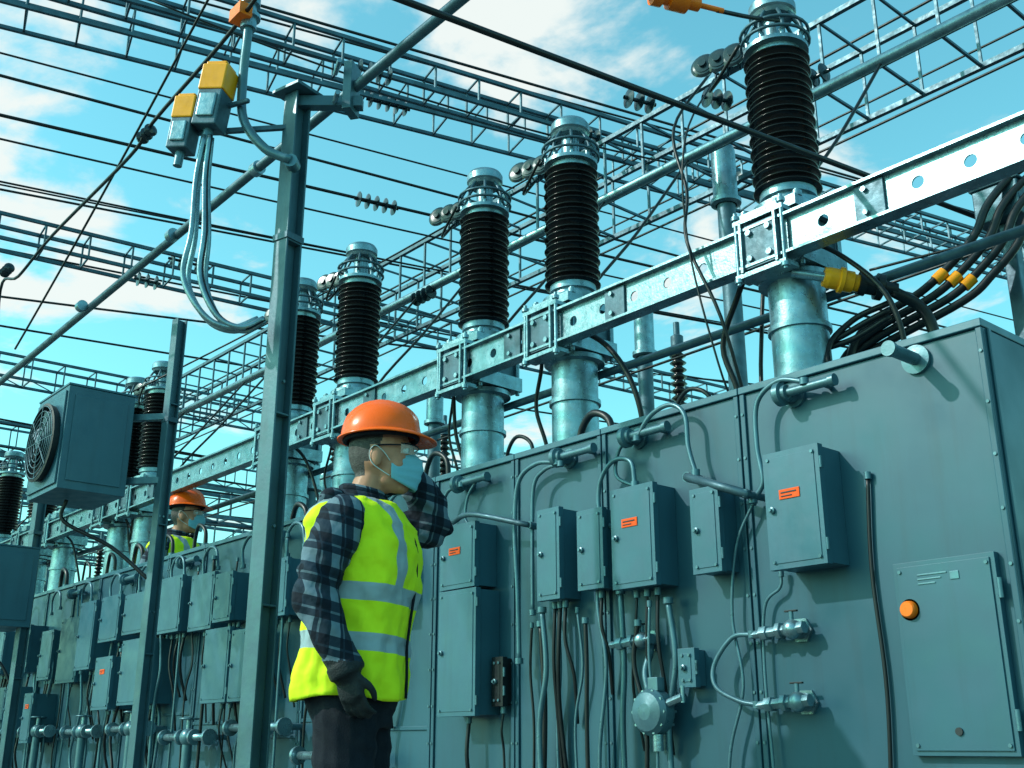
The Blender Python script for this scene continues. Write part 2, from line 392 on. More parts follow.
    for (e,dz,inn) in((0,.004,0),(1,-.004,0),(1,-.009,0),(0,-.006,1)):
        ring=[]
        for i in range(nu):
            a=2*math.pi*i/nu;fr=max(0,math.cos(a))**1.5
            ex=e*(.012+.042*fr)-(.006 if inn else 0);x=(.136+ex)*math.cos(a);y=(.118+ex*(.9))*math.sin(a)
            ring.append(c0+Rt@V((x,y,dz-(.022*fr*e))))
        br.append(ring)
    loftmesh(b,br,'helmet',False)
    b.done('hard_hat',org=(0,0,0),parent=root)
    b=B()
    b.tube([c0+Rt@V((.122*math.cos(i*math.pi/16),.104*math.sin(i*math.pi/16),-.01)) for i in range(33)],.009,'trouser',8,curve=False)
    b.done('hat_band',org=(0,0,0),parent=root)
    b=B();nu,nv=28,14;vs=[];fs=[]
    for j in range(nv+1):
        t=j/nv;z=1.582+t*(1.692-1.582)
        for i in range(nu+1):
            a=(-1+2*i/nu)*1.25
            bul=math.sin(math.pi*min(1,max(0,t*.9+.08)))**.6
            rx=.078+.026*bul*math.exp(-(a/.55)**2)+.004*bul; rx+= .012*math.exp(-((a)/.25)**2)*math.exp(-((t-.75)/.3)**2)
            ry=.058+.012*bul
            pl=.0022*math.sin(t*math.pi*8)*math.exp(-(a/.9)**4)
            zz=z-(.0 if t<.5 else .03*(abs(a)/1.25)**1.5*(t-.5)*2)+(.03*(abs(a)/1.25)**1.5*(.5-t)*2 if t<.5 else 0)
            vs.append(hp(.018+(rx+pl)*math.cos(a),(ry+pl)*math.sin(a),zz))
    for j in range(nv):
        for i in range(nu): q=j*(nu+1)+i;fs.append((q,q+1,q+nu+2,q+nu+1))
    b.add(vs,fs,'mask',True)
    for sy in(-1,1):
        b.tube([hp(.04,sy*.068,1.66),hp(.02,sy*.077,1.685),hp(-.005,sy*.09,1.7),hp(-.022,sy*.086,1.68),hp(-.012,sy*.084,1.65),hp(.02,sy*.074,1.628),hp(.04,sy*.068,1.617)],.0018,'white',5)
    mo=b.done('face_mask',org=(0,0,0),parent=root);so=mo.modifiers.new('s','SOLIDIFY');so.thickness=.0025
    b=B()
    for sy in(-1,1):
        b.ell(hp(.082,sy*.032,1.697),(.012,.013,.011),'white',nu=14,nv=10);b.ell(hp(.0895,sy*.033,1.697),(.0055,.0065,.0065),'eye',nu=12,nv=8)
        b.tube([hp(.094,sy*.014,1.712),hp(.094,sy*.035,1.717),hp(.078,sy*.055,1.711)],.0035,'hair',6)
        b.tube([hp(.092,sy*.018,1.704),hp(.093,sy*.035,1.706),hp(.08,sy*.05,1.701)],.0035,'skin',6)
    b.done('eyes',org=(0,0,0),parent=root)
    b=B();vs=[];fs=[]
    for j in range(5):
        for i in range(17):
            a=(-1+2*i/16)*1.0;vs.append(hp(.02+.096*math.cos(a),.078*math.sin(a),1.682+.028*j/4))
    for j in range(4):
        for i in range(16): q=j*17+i;fs.append((q,q+1,q+18,q+17))
    b.add(vs,fs,'lens',True)
    b.tube([hp(.02+.097*math.cos(a),.079*math.sin(a),1.711) for a in[(-1+2*i/16)*1.0 for i in range(17)]],.0022,'trouser',6,curve=False)
    for sy in(-1,1): b.tube([hp(.072,sy*.066,1.706),hp(.03,sy*.08,1.704),hp(-.005,sy*.086,1.7),hp(-.02,sy*.084,1.69)],.0026,'trouser',6)
    b.done('safety_glasses',org=(0,0,0),parent=root)
    return root
worker('construction_worker',(-3.06,-1.335,0),math.radians(43),True,math.radians(3),1.0)
worker('construction_worker',(-8.42,.37,.64),math.radians(38),False,math.radians(6),1.12,.009)

# ------------------------------------------------------------------ ground
b=B();b.add([(-600,-600,0),(600,-600,0),(600,600,0),(-600,600,0)],[(0,1,2,3)],'gravel');b.done('ground')
b=B();b.bb(-17,-1.3,-.25,1.25,.004,.12,'conc');b.done('concrete_plinth',.01)

# ------------------------------------------------------------------ cabinets
H=2.06
edges=[-1.52,-2.5,-3.245,-3.82,-4.44]
x=-4.44
while x>-15.8: x-=random.choice([.58,.66,.72]);edges.append(x)
for i,(a,c) in enumerate(zip(edges,edges[1:])):
    b=B();dep=1.0 if a>-7.2 else .16
    x0,x1=c+.004,a-.004
    b.bb(x0,x1,0,dep,.12,H-.03,'paint')
    b.bb(x0-.002,x1+.002,-.014,dep+.014,H-.028,H,'box')
    b.bb(x0,x0+.022,-.011,-.0005,.13,H-.03,'paint');b.bb(x1-.022,x1,-.011,-.0005,.13,H-.03,'paint')
    b.bb(x0+.023,x1-.023,-.009,-.0005,.13,.2,'paint')
    for z in [q*.17+.25 for q in range(11)]:
        for xx in (x0+.011,x1-.011): b.cyl((xx,-.011,z),(xx,-.0155,z),.006,'pipe',seg=6)
    if i>3:
        zz=random.uniform(.78,.95);b.bb(x0+.022,x1-.022,-.008,-.0005,zz,zz+.02,'paint')
    if i==0:
        for y in (.02,dep-.04): b.bb(x1+.0005,x1+.009,y,y+.02,.13,H-.03,'paint')
        b.bb(x0+.05,x1-.12,dep*.3,dep*.6,H,H+.015,'paint')
    b.done('transformer_cabinet',.004)

b=B();b.bb(-1.915,-1.575,-.028,-.001,.72,1.31,'door')
b.bb(-1.9,-1.59,-.034,-.0285,.735,1.295,'door')
for z in(.82,1.2): b.cyl((-1.57,-.028,z-.03),(-1.57,-.028,z+.03),.008,'pipe',seg=10)
b.lathe((-1.868,-.034,1.16),(0,-1,0),[(.0001,.022),(.022,.022),(.026,.016),(.028,0),(.034,0),(.034,-.003)],'oranged',24)
for q in range(3): b.bb(-1.83,-1.73-.02*q,-.0365,-.0345,1.262-.014*q,1.267-.014*q,'pipe')
b.bb(-1.72,-1.69,-.037,-.0345,1.24,1.265,'pipe')
for (xx,z) in [(-1.89,.75),(-1.6,.75),(-1.89,1.28),(-1.6,1.28)]: b.cyl((xx,-.034,z),(xx,-.039,z),.006,'pipe',seg=8)
b.cyl((-1.75,-.034,.79),(-1.75,-.04,.79),.012,'dark',seg=12)
b.done('control_panel_door',.004)

def jbox(x0,x1,z0,z1,d=.13,label=None,k='box',hoses=2,hl=.5):
    b=B();b.bb(x0,x1,-d,-.001,z0,z1,k)
    b.bb(x0-.006,x1+.006,-d-.008,-d+.02,z0-.006,z1+.006,k)
    b.bb(x0+.012,x1-.012,-d-.011,-d-.0085,z0+.014,z1-.014,k)
    for z in(z0+.06,z1-.06): b.cyl((x1+.008,-d-.002,z-.02),(x1+.008,-d-.002,z+.02),.006,'pipe',seg=8)
    for xx in(x0+.018,x1-.018):
        for z in(z0+.02,z1-.02): b.cyl((xx,-d-.011,z),(xx,-d-.016,z),.006,'pipe',seg=8)
    b.lathe((x0+.025,-d-.011,(z0+z1)/2),(0,-1,0),[(.012,0),(.012,.01),(.006,.012),(.006,.02),(.0001,.02)],'pipe',12)
    if label:
        lx,lz=label;b.bb(lx-.042,lx+.042,-d-.0145,-d-.0115,lz-.017,lz+.017,'orange')
        b.bb(lx-.034,lx+.03,-d-.0165,-d-.015,lz+.003,lz+.008,'dark');b.bb(lx-.034,lx+.012,-d-.0165,-d-.015,lz-.009,lz-.005,'dark')
    n=hoses
    for i in range(n):
        xx=x0+(x1-x0)*(i+1)/(n+1);b.cyl((xx,-d*.5,z0-.006),(xx,-d*.5,z0-.035),.014,'pipe',seg=10)
        e=z0-.03;dx=random.uniform(-.06,.06);dz=random.uniform(.6,1)*hl
        b.tube([(xx,-d*.5,e),(xx+dx*.2,-d*.5-.01,e-dz*.3),(xx+dx,-d*.4,e-dz*.6),(xx+dx*.6,-.02,e-dz)],random.choice([.006,.008,.01]),'black',7)
    b.done('junction_box',.004)
jbox(-2.31,-2.09,1.33,1.73,.13,(-2.21,1.58),hoses=0)
jbox(-3.07,-2.85,1.34,1.73,.13,(-2.97,1.59),hoses=3,hl=.7)
jbox(-2.68,-2.555,1.36,1.67,.1,hoses=0)
jbox(-3.29,-3.15,1.36,1.68,.11,hoses=1)
jbox(-3.53,-3.40,1.34,1.72,.12,hoses=3,hl=.75)
jbox(-4.21,-3.96,1.45,1.74,.13,(-4.1,1.62),hoses=0)
jbox(-4.2,-3.935,.88,1.43,.14,hoses=1)
jbox(-3.905,-3.84,.92,1.12,.06,k='black',hoses=1,hl=.3)
jbox(-2.81,-2.74,.96,1.09,.06,hoses=0)
L=[(-4.9,-4.65,1.45,1.75),(-5.35,-5.1,1.4,1.74),(-5.95,-5.65,1.46,1.78),(-6.2,-6.02,1.0,1.4),(-6.5,-6.28,1.48,1.77),(-6.94,-6.62,1.46,1.81),(-6.57,-6.25,1.0,1.43),(-7.38,-7.02,1.47,1.83),(-7.88,-7.5,1.5,1.77),(-8.36,-8.02,1.48,1.8),(-7.86,-7.42,1.02,1.45),(-8.8,-8.5,1.3,1.8),(-9.42,-9.0,1.23,1.73),(-8.35,-8.05,1.0,1.36),(-5.4,-5.15,.95,1.3)]
x=-9.6
while x>-15.5:
    w=random.uniform(.25,.42);z=random.uniform(1.15,1.45);L.append((x-w,x,z,z+random.uniform(.3,.42)))
    if random.random()<.6: L.append((x-w+.03,x-.04,z-.5,z-.12))
    x-=w+random.uniform(.12,.3)
for q in L: jbox(*q,d=random.uniform(.1,.2),hoses=random.choice([1,2,3,4]),hl=.6,label=((q[0]+q[1])/2,q[3]-.1) if random.random()<.3 else None)

def stub(x,z,L=.2,r=.017,y=-.06):
    b=B();b.lathe((x,y,z),(1,0,0),[(.0001,-.03),(.036,-.03),(.044,-.022),(.044,.0),(.03,.004),(.03,.02),(r,.022),(r,L),(r*1.3,L),(r*1.3,L+.02),(.0001,L+.02)],'pipe',22)
    b.cyl((x+.01,y,z),(x+.01,-.0005,z),.028,'pipe');b.cyl((x+.01,-.012,z),(x+.01,-.0005,z),.045,'pipe')
    b.cyl((x+L*.8,y,z),(x+L*.8,-.0005,z),.01,'pipe',seg=10)
    b.done('pipe_stub')
for x,z in[(-2.26,1.97),(-3.04,1.97),(-3.46,1.965),(-4.18,1.97),(-5.2,1.97),(-6.1,1.96),(-7.3,1.96),(-8.3,1.95),(-9.4,1.95)]: stub(x,z)
b=B();b.lathe((-1.76,0,1.98),(0,-1,0),[(.05,.001),(.05,.014),(.022,.016),(.022,.16),(.026,.16),(.026,.18),(.0001,.18)],'pipe',24);b.done('pipe_stub')

def conduit(P,r=.010,k='pipe'):
    b=B();b.tube(P,r,k,8,8)
    for p in (P[0],P[-1]):
        p=V(p);b.lathe(p+V((0,0,-.012)),(0,0,1),[(.0001,0),(r*1.7,0),(r*1.7,.024),(.0001,.024)],'pipe',12)
    b.done('cable_conduit')
Yc=-.07
def W(L,y=Yc): return [(a,y,c) for a,c in L]
conduit(W([(-2.16,1.99),(-2.27,2.02),(-2.37,1.96),(-2.385,1.8),(-2.37,1.66),(-2.42,1.6)]))
conduit(W([(-2.98,1.95),(-2.9,2.03),(-2.79,2.05),(-2.72,1.99),(-2.71,1.86),(-2.68,1.75)]))
b=B();b.tube([(-2.72,-.08,1.74),(-2.4,-.12,1.61)],.017,'galvd',12,curve=False);b.cyl((-2.72,-.08,1.74),(-2.72,0,1.74),.02,'pipe');b.cyl((-2.41,-.13,1.615),(-2.41,0,1.615),.014,'pipe');b.done('support_rod')
b=B();b.tube([(-4.2,-.08,1.78),(-3.95,-.16,1.77),(-3.62,-.1,1.68)],.013,'galvd',10);b.cyl((-3.62,-.1,1.68),(-3.62,0,1.68),.016,'pipe');b.done('support_rod')
conduit(W([(-2.44,1.6),(-2.53,1.45),(-2.57,1.2),(-2.54,.95),(-2.62,.7),(-2.64,.3)],-.04),.006,'pipe')
conduit(W([(-3.0,1.76),(-3.02,1.86),(-3.12,1.88),(-3.2,1.8),(-3.2,1.66),(-3.1,1.58)]))
conduit(W([(-3.02,1.96),(-3.1,1.93),(-3.12,1.82),(-3.0,1.75)],-.05),.008)
conduit(W([(-3.46,1.94),(-3.6,1.96),(-3.72,1.9),(-3.75,1.7),(-3.73,1.4),(-3.72,1.1)]),.011)
conduit(W([(-3.44,1.93),(-3.55,1.92),(-3.62,1.85),(-3.63,1.6),(-3.63,1.3)]),.009)
conduit(W([(-4.15,1.96),(-4.26,1.94),(-4.3,1.85),(-4.24,1.78),(-4.18,1.75)]),.009)
conduit(W([(-4.05,1.97),(-4.12,1.9),(-4.14,1.8),(-4.1,1.75)],-.05),.007)
conduit(W([(-3.22,1.55),(-3.24,1.3),(-3.2,1.05),(-3.25,.7),(-3.24,.3)],-.06),.008)
conduit(W([(-2.35,1.33),(-2.36,1.28),(-2.43,1.22),(-2.45,1.0),(-2.44,.6),(-2.45,.3)],-.03),.006)
conduit(W([(-1.98,1.62),(-2.0,1.3),(-1.99,.9),(-2.03,.4)],-.015),.007,'black')
conduit(W([(-3.6,1.25),(-3.58,.9),(-3.6,.4)],-.05),.012,'black')
for x0 in(-3.68,-3.55,-3.5,-3.38,-3.12,-3.0,-2.93,-3.3,-2.86):
    dx=random.uniform(-.05,.05)
    conduit(W([(x0,random.uniform(1.2,1.36)),(x0+dx,1.05),(x0-dx,.8),(x0+dx*.5,.3)],random.uniform(-.09,-.03)),random.choice([.006,.009,.012]),random.choice(['black','black','pipe']))
x=-4.6
while x>-14:
    x-=random.uniform(.16,.34);dx=random.uniform(-.09,.09);t=random.uniform(1.2,1.95)
    conduit(W([(x,t),(x+dx,t-.3),(x-dx*.5,t-.6),(x+dx,t-.85),(x,.25)],random.uniform(-.12,-.03)),random.choice([.006,.008,.011,.014]),random.choice(['black','black','pipe','pipe']))
for x in(-4.75,-5.3,-5.8,-6.35,-6.9,-7.4,-7.95,-8.5,-9.1,-9.8,-10.6,-11.5):
    conduit(W([(x,1.82),(x-.02,1.93),(x+.06,2.0),(x+.16,1.97),(x+.2,1.85)],-.08),.01)

def fitting(x,z):
    b=B();b.cyl((x+.1,-.001,z),(x+.1,-.05,z),.03,'galv');b.cyl((x+.1,-.012,z),(x+.1,-.001,z),.045,'galv',seg=6)
    b.ell((x+.1,-.06,z),(.034,.034,.034),'galv')
    b.lathe((x+.09,-.06,z),(-1,0,-.05),[(.02,0),(.02,.03),(.03,.032),(.03,.05),(.019,.052),(.019,.09),(.026,.092),(.026,.12),(.015,.122),(.015,.16),(.0001,.16)],'galv',6)
    b.cyl((x+.1,-.06,z),(x+.15,-.06,z+.004),.022,'galv',seg=6)
    b.cyl((x+.1,-.06,z+.03),(x+.1,-.06,z+.06),.008,'pipe');b.box((x+.1,-.06,z+.062),(.05,.012,.006),'black')
    b.done('hose_fitting',.001)
fitting(-2.4,1.13);fitting(-2.4,.89)
conduit([(-2.47,-.06,1.125),(-2.56,-.06,1.12),(-2.64,-.07,1.03),(-2.63,-.08,.95),(-2.54,-.07,.9),(-2.47,-.06,.885)],.009,'pipe')
fitting(-3.1,1.14)
def gauge_valve(x,z):
    b=B()
    b.lathe((x,-.0,z),(0,-1,0),[(.03,.001),(.03,.05),(.075,.052),(.085,.065),(.085,.11),(.07,.13),(.03,.14),(.0001,.142)],'pipe',26,True)
    for i in range(10):
        a=i*math.pi/5;b.cyl((x+.078*math.cos(a),-.05,z+.078*math.sin(a)),(x+.078*math.cos(a),-.12,z+.078*math.sin(a)),.006,'galv',seg=6)
    b.tube([(x-.03,-.08,z+.08),(x-.05,-.07,z+.15),(x-.04,-.05,z+.22),(x-.06,-.02,z+.27)],.014,'pipe',10)
    b.cyl((x+.08,-.09,z+.03),(x+.15,-.09,z+.05),.017,'galv',seg=6);b.cyl((x+.15,-.09,z+.03),(x+.15,-.09,z+.09),.008,'galv')
    b.box((x+.02,-.09,z+.1),(.05,.04,.05),'pipe');b.cyl((x+.02,-.09,z-.08),(x+.02,-.09,z-.14),.02,'galv')
    b.done('gauge_valve',.002)
gauge_valve(-2.93,.87)
def pipe_valve(x,z):
    b=B();b.tube([(x-.35,-.14,z),(x+.3,-.14,z)],.022,'galv',12,curve=False)
    for dx in(-.35,-.1,.08,.28): b.cyl((x+dx,-.14,z),(x+dx+.022,-.14,z),.048,'galv')
    b.ell((x,-.14,z),(.06,.05,.055),'pipe');b.cyl((x,-.14,z),(x,-.14,z+.11),.016,'galv')
    R=.055;b.tube([(x+R*math.cos(i*math.pi/6),-.14+R*math.sin(i*math.pi/6),z+.11) for i in range(13)],.007,'pipe',6,curve=False)
    for i in range(3):
        a=i*math.pi/3;b.beam((x-R*math.cos(a),-.14-R*math.sin(a),z+.11),(x+R*math.cos(a),-.14+R*math.sin(a),z+.11),.008,.008,'pipe')
    b.cyl((x,-.14,z-.04),(x,-.14,.12),.03,'pipe')
    for dx in(-.3,.25): b.cyl((x+dx,-.14,z),(x+dx,0,z),.018,'pipe')
    b.done('pipe_valve')
for x,z in[(-5.1,.7),(-5.9,.85),(-6.8,.8),(-7.7,.86),(-8.6,.85),(-9.6,.86),(-10.7,.85),(-12,.85),(-13.2,.9)]: pipe_valve(x,z)

# ------------------------------------------------------------------ post insulators
def post_mesh():
    b=B()
    b.lathe((0,0,0),(0,0,1),[(.175,0),(.175,.025),(.13,.026),(.122,.03),(.122,.36),(.135,.362),(.135,.385),(.122,.387),(.122,.58),(.16,.585),(.16,.61),(.0001,.61)],'galv',30)
    for i in range(8):
        a=i*math.pi/4+.2;b.cyl((.152*math.cos(a),.152*math.sin(a),.025),(.152*math.cos(a),.152*math.sin(a),.045),.012,'galv',seg=6)
    b.box((0,0,.66),(.32,.32,.08),'galv');b.box((0,.02,.78),(.25,.3,.16),'galvd');b.box((0,0,.89),(.31,.36,.05),'galv')
    # saddle clamp on the beam
    b.box((0,-.224,.72),(.2,.022,.2),'galvd');b.box((0,-.2,.846),(.26,.09,.02),'galv');b.box((0,-.2,.594),(.26,.09,.02),'galv')
    for sx in(-1,1):
        b.box((sx*.09,-.24,.72),(.012,.024,.23),'galv')
        for sy in(-1,1):
            b.cyl((sx*.14,sy*.14,.6),(sx*.14,sy*.14,.95),.012,'galv',seg=8);b.cyl((sx*.14,sy*.14,.915),(sx*.14,sy*.14,.94),.022,'galv',seg=6)
        b.cyl((sx*.12,-.235,.56),(sx*.12,-.235,.9),.01,'galv',seg=8)
        for dz in(.57,.865): b.cyl((sx*.12,-.235,dz),(sx*.12,-.235,dz+.018),.02,'galv',seg=6)
        for dz in(.66,.78): b.cyl((sx*.05,-.235,dz),(sx*.05,-.25,dz),.015,'galv',seg=6)
    b.lathe((0,0,.915),(0,0,1),[(.1,0),(.165,.005),(.165,.03),(.115,.032),(.11,.075),(.125,.077),(.125,.115)],'galv',30)
    zb=1.02;Ht=.70;n=21;p=Ht/n;prof=[(.112,zb)]
    for i in range(n):
        z=zb+i*p;R=.152 if i%2==0 else .143
        prof+=[(.116,z+p*.08),(R-.004,z+p*.40),(R,z+p*.5),(R-.003,z+p*.62),(.118,z+p*.92)]
    prof+=[(.112,zb+Ht)]
    b.lathe((0,0,0),(0,0,1),prof,'ceram',32,False)
    b.lathe((0,0,1.72),(0,0,1),[(.115,0),(.118,.03),(.15,.032),(.15,.052),(.06,.054),(.05,.1),(.05,.22),(.09,.222),(.1,.24),(.11,.25),(.11,.29),(.098,.31),(.05,.32),(.0001,.322)],'galv',30)
    for i in range(9):
        a=i*2*math.pi/9;c,s=math.cos(a),math.sin(a)
        b.tube([(.135*c,.135*s,1.77),(.15*c,.15*s,1.83),(.12*c,.12*s,1.9),(.085*c,.085*s,1.95)],.009,'galvd',6,4)
        b.cyl((.137*c,.137*s,1.77),(.137*c,.137*s,1.8),.014,'galv',seg=6)
    for zz in(1.81,1.86): b.tube([(.157*math.cos(i*math.pi/12),.157*math.sin(i*math.pi/12),zz) for i in range(25)],.008,'galvd',6,curve=False)
    b.beam((0,0,1.86),(-.36,.05,1.84),.03,.02,'galvd')
    for i in range(3):
        xx=-.22-.075*i
        b.lathe((xx,-.03-.02*i,1.86),(.35,-1,.1),[(.0001,-.035),(.02,-.035),(.02,-.012),(.062,-.01),(.068,0),(.055,.008),(.045,.01),(.045,.014),(.02,.016),(.02,.03),(.0001,.03)],'glass',20)
        b.cyl((xx,.02,1.8),(xx,.02,1.93),.007,'galvd',seg=6);b.cyl((xx,.04,1.86),(xx,-.03-.02*i,1.86),.008,'galvd',seg=6)
    b.tube([(-.1,-.14,1.8),(-.26,-.1,1.72),(-.38,-.02,1.74),(-.36,.05,1.84)],.009,'black',6)
    return b.mesh('post_insulator',(0,0,0))[0]
PM=post_mesh()
posts=[-2.54,-3.93,-4.69,-6.06,-6.87,-9.35,-9.95,-11.4,-12.3,-13.6,-14.6]
for x in posts: inst(PM,'post_insulator',(x,.5,H),random.uniform(-.03,.03))
for x in posts[5:]:
    b=B();b.cyl((x,.5,.12),(x,.5,H),.12,'galv',seg=24);b.lathe((x,.5,.121),(0,0,1),[(.18,0),(.18,.03),(.12,.031)],'galv',24);b.done('support_column')

def channel(y,z0,z1,xa,xb,t=.008,fl=.05):
    b=B();hh=z1-z0;cell=.21;x=xa;zc=(z0+z1)/2;seg=16
    while x<xb:
        c=x+cell/2
        sq=[];ci=[];w=cell/2;r=.026
        for i in range(seg):
            a=2*math.pi*i/seg+math.pi/4;ca,sa=math.cos(a),math.sin(a);m=max(abs(ca),abs(sa))
            sq.append((c+w*ca/m,zc+hh/2*sa/m));ci.append((c+r*ca,zc+r*sa))
        for yy in(y,y+t): b.add([(p,yy,q) for p,q in sq]+[(p,yy,q) for p,q in ci],[(i,(i+1)%seg,seg+(i+1)%seg,seg+i) for i in range(seg)],'galv')
        b.add([(p,y,q) for p,q in ci]+[(p,y+t,q) for p,q in ci],[(i,(i+1)%seg,seg+(i+1)%seg,seg+i) for i in range(seg)],'galv')
        x+=cell
    b.bb(xa,x,y-.03,y+fl,z1,z1+.012,'galv');b.bb(xa,x,y-.03,y+fl,z0-.012,z0,'galv')
    b.done('perforated_steel_beam')
channel(.29,2.70,2.86,-16,1.6)
b=B()
for x in posts+[-.8]:
    b.bb(x+.45,x+.58,.277,.2885,2.705,2.855,'galvd')
    for dz in(.03,.13): b.cyl((x+.5,.277,2.7+dz),(x+.5,.262,2.7+dz),.012,'galv',seg=6)
b.done('beam_splice_plate',.002)
b=B();b.tube([(-16,.66,2.62),(1.6,.66,2.62)],.022,'galvd',10,curve=False);b.done('pipe_rail')

# ------------------------------------------------------------------ lattice girders
def lattice(p,q,w,h,name='lattice_girder',r=.018,step=.4,k='galvd',diag=True):
    b=B();p=V(p);q=V(q);d=(q-p);Ln=d.length;t=d/Ln;s=V((-t.y,t.x,0)).normalized()
    cs=[(0,0),(0,h)]+([(w,0),(w,h)] if w else [])
    for a,c in cs: b.beam(p+s*a+V((0,0,c)),q+s*a+V((0,0,c)),r*2,r*2,k)
    n=int(Ln/step)
    for i in range(n+1):
        o=p+t*(Ln*i/n);U=V((0,0,h))
        b.beam(o,o+U,r,r,k)
        if w:
            b.beam(o+s*w,o+s*w+U,r,r,k);b.beam(o,o+s*w,r,r,k);b.beam(o+U,o+s*w+U,r*.9,r*.9,k)
        if diag and i<n:
            o2=p+t*(Ln*(i+1)/n)
            if w: b.beam(o,o2+s*w,r*.7,r*.7,k)
            if i%2==0 and h>.3: b.beam(o,o2+U,r*.7,r*.7,k)
    b.done(name)
lattice((-16,1.72,4.38),(2,1.72,4.38),.45,.48,step=.36,r=.016,diag=False)
b=B();b.tube([(-16,1.66,4.36),(2,1.66,4.36)],.034,'galv',12,curve=False);b.done('busbar_pipe')
def along(p,q,y0,y1):
    p=V(p);q=V(q);t=lambda y:(y-p.y)/(q.y-p.y);return p+(q-p)*t(y0),p+(q-p)*t(y1)
for p,q,w,h,dg in[((-5.71,-1.43,5),(-4.67,3.31,5),.2,.2,False),((-6.8,-1.9,5.4),(-5.8,1.97,5.4),.3,.22,False),((-8.3,-1.34,4.42),(-8.04,1.02,4.42),.25,.2,False),((-11.65,-.32,4.4),(-11.6,1.07,4.4),.3,.24,True),((-14.2,.46,4.3),(-14.2,1.98,4.3),.3,.3,True)]:
    a,c=along(p,q,-5,9);lattice(a,c,w,h,r=.013,step=.33,diag=dg)
for X,Z in[(-18,4.6),(-23,5.),(-30,5.6),(-40,7)]:
    lattice((X,-12,Z),(X,30,Z),.5,.5,r=.03,step=.7)
    for y in(-11.9,-4,4,12,20,29.9):
        b=B()
        for sy in(-.2,.2): b.beam((X,y+sy,0),(X,y+sy*.3,Z),.07,.07,'galvd')
        for i in range(int(Z/.6)):
            f=1-.7*(i*.6/Z);g=1-.7*((i+1)*.6/Z);s=1 if i%2 else -1
            b.beam((X,y-s*.2*f,i*.6),(X,y+s*.2*g,(i+1)*.6),.03,.03,'galvd')
        b.done('gantry_tower')
def thin_post():
    b=B();b.cyl((0,0,0),(0,0,3.3),.06,'galvd',seg=12);b.box((0,0,3.32),(.3,.3,.04),'galvd')
    n=14;prof=[(.04,3.36)]
    for i in range(n):
        z=3.36+i*.068;prof+=[(.04,z+.005),(.078,z+.03),(.04,z+.06)]
    b.lathe((0,0,0),(0,0,1),prof,'ceram',14,False);b.lathe((0,0,4.3),(0,0,1),[(.06,0),(.06,.1),(.03,.12),(.03,.24),(.0001,.24)],'galvd',12)
    b.box((0,0,0.03),(.4,.4,.06),'conc')
    return b.mesh('slim_insulator_post',(0,0,0))[0]
TM=thin_post()
for i in range(12): inst(TM,'slim_insulator_post',(-5.85-1.9*i+random.uniform(-.3,.3),3.75,0),0,random.uniform(.9,1.05))
for i in range(8): inst(TM,'slim_insulator_post',(-7-2.6*i,8,0),0,1.15)
def grey_post(x,y,z1):
    b=B();b.cyl((x,y,0),(x,y,z1-.5),.06,'galvd',seg=18);b.lathe((x,y,z1-.5),(0,0,1),[(.07,0),(.1,.01),(.1,.04),(.08,.05),(.08,.4),(.065,.45),(.04,.47),(.0001,.47)],'galv',20);b.done('surge_arrester')
grey_post(-4.02,2.0,4.62);grey_post(-5.6,2.9,4.2);grey_post(-8.0,2.6,4.1);grey_post(-7.3,.9,3.1);grey_post(-10.4,2.9,3.7)
for (x,y,w,d,h) in[(-9,6.5,3,1.6,2.6),(-15,7.5,3.4,1.6,2.6),(-4.5,9,3,1.6,2.9)]:
    b=B();b.bb(x-w/2,x+w/2,y,y+d,.1,h,'paint')
    for i in range(14): b.bb(x-w/2+.2+i*(w-.4)/14,x-w/2+.24+i*(w-.4)/14,y-.3,y-.002,.4,h-.3,'box')
    for i in range(3):
        xx=x-w/3+i*w/3;prof=[(.09,h)]
        for j in range(10): prof+=[(.09,h+j*.09+.01),(.16,h+j*.09+.05),(.09,h+j*.09+.085)]
        b.lathe((xx,y+d/2,0),(0,0,1),prof,'ceram',16,False);b.cyl((xx,y+d/2,h+.9),(xx,y+d/2,h+1.15),.05,'galv')
    b.cyl((x-w/2,y+d*.8,h+.5),(x+w/2,y+d*.8,h+.5),.25,'box',seg=24);b.done('power_transformer')

# ------------------------------------------------------------------ wires
def wire(p,q,y0=None,y1=None,r=.008,sag=.0,k='black',name='overhead_wire'):
    if y0 is not None:p,q=along(p,q,y0,y1)
    p=V(p);q=V(q);P=[p.lerp(q,i/16)-V((0,0,sag*4*(i/16)*(1-i/16))) for i in range(17)]
    b=B();b.tube(P,r,k,7,curve=False);b.done(name)
wire((-2.46,-1.66,3.),(-1.97,1.52,3.),-2.6,4,.0125)
wire((-6.37,-1.92,4.6),(-5.84,.92,4.6),-5,9,.010)
wire((-6.83,-1.78,4.6),(-6.16,1.16,4.6),-5,9,.012)
wire((-6.6,-1.85,4.9),(-6.0,1.0,4.9),-5,9,.007)
wire((-6.46,-.15,6),(-5.72,2.84,6),-5,9,.012)
wire((-6.9,-.15,6.2),(-6.1,2.84,6.2),-5,9,.01)
wire((-7.3,-1.5,4.75),(-6.7,1.1,4.75),-5,9,.008,.06)
wire((-7.8,-1.5,4.7),(-7.0,1.6,4.7),-5,9,.008,.1)
wire((-8.61,-1.3,5),(-7.59,2.44,5),-5,9,.010,.05)
wire((-8.9,-1.3,5.2),(-7.9,2.44,5.2),-5,9,.008,.08)
wire((-9.7,-1.3,5.0),(-8.9,2.44,5.0),-5,9,.010,.12)
wire((-10.84,-.63,5),(-9.68,2.41,5),-5,9,.012,.08)
wire((-11.68,-.38,5),(-11.12,2.22,5),-5,12,.012,.08)
for i in range(11): wire((-12-1.1*i,-6,4.2+.1*i),(-11.6-1.0*i,14,4.3+.12*i),r=.011,sag=random.uniform(.05,.3))
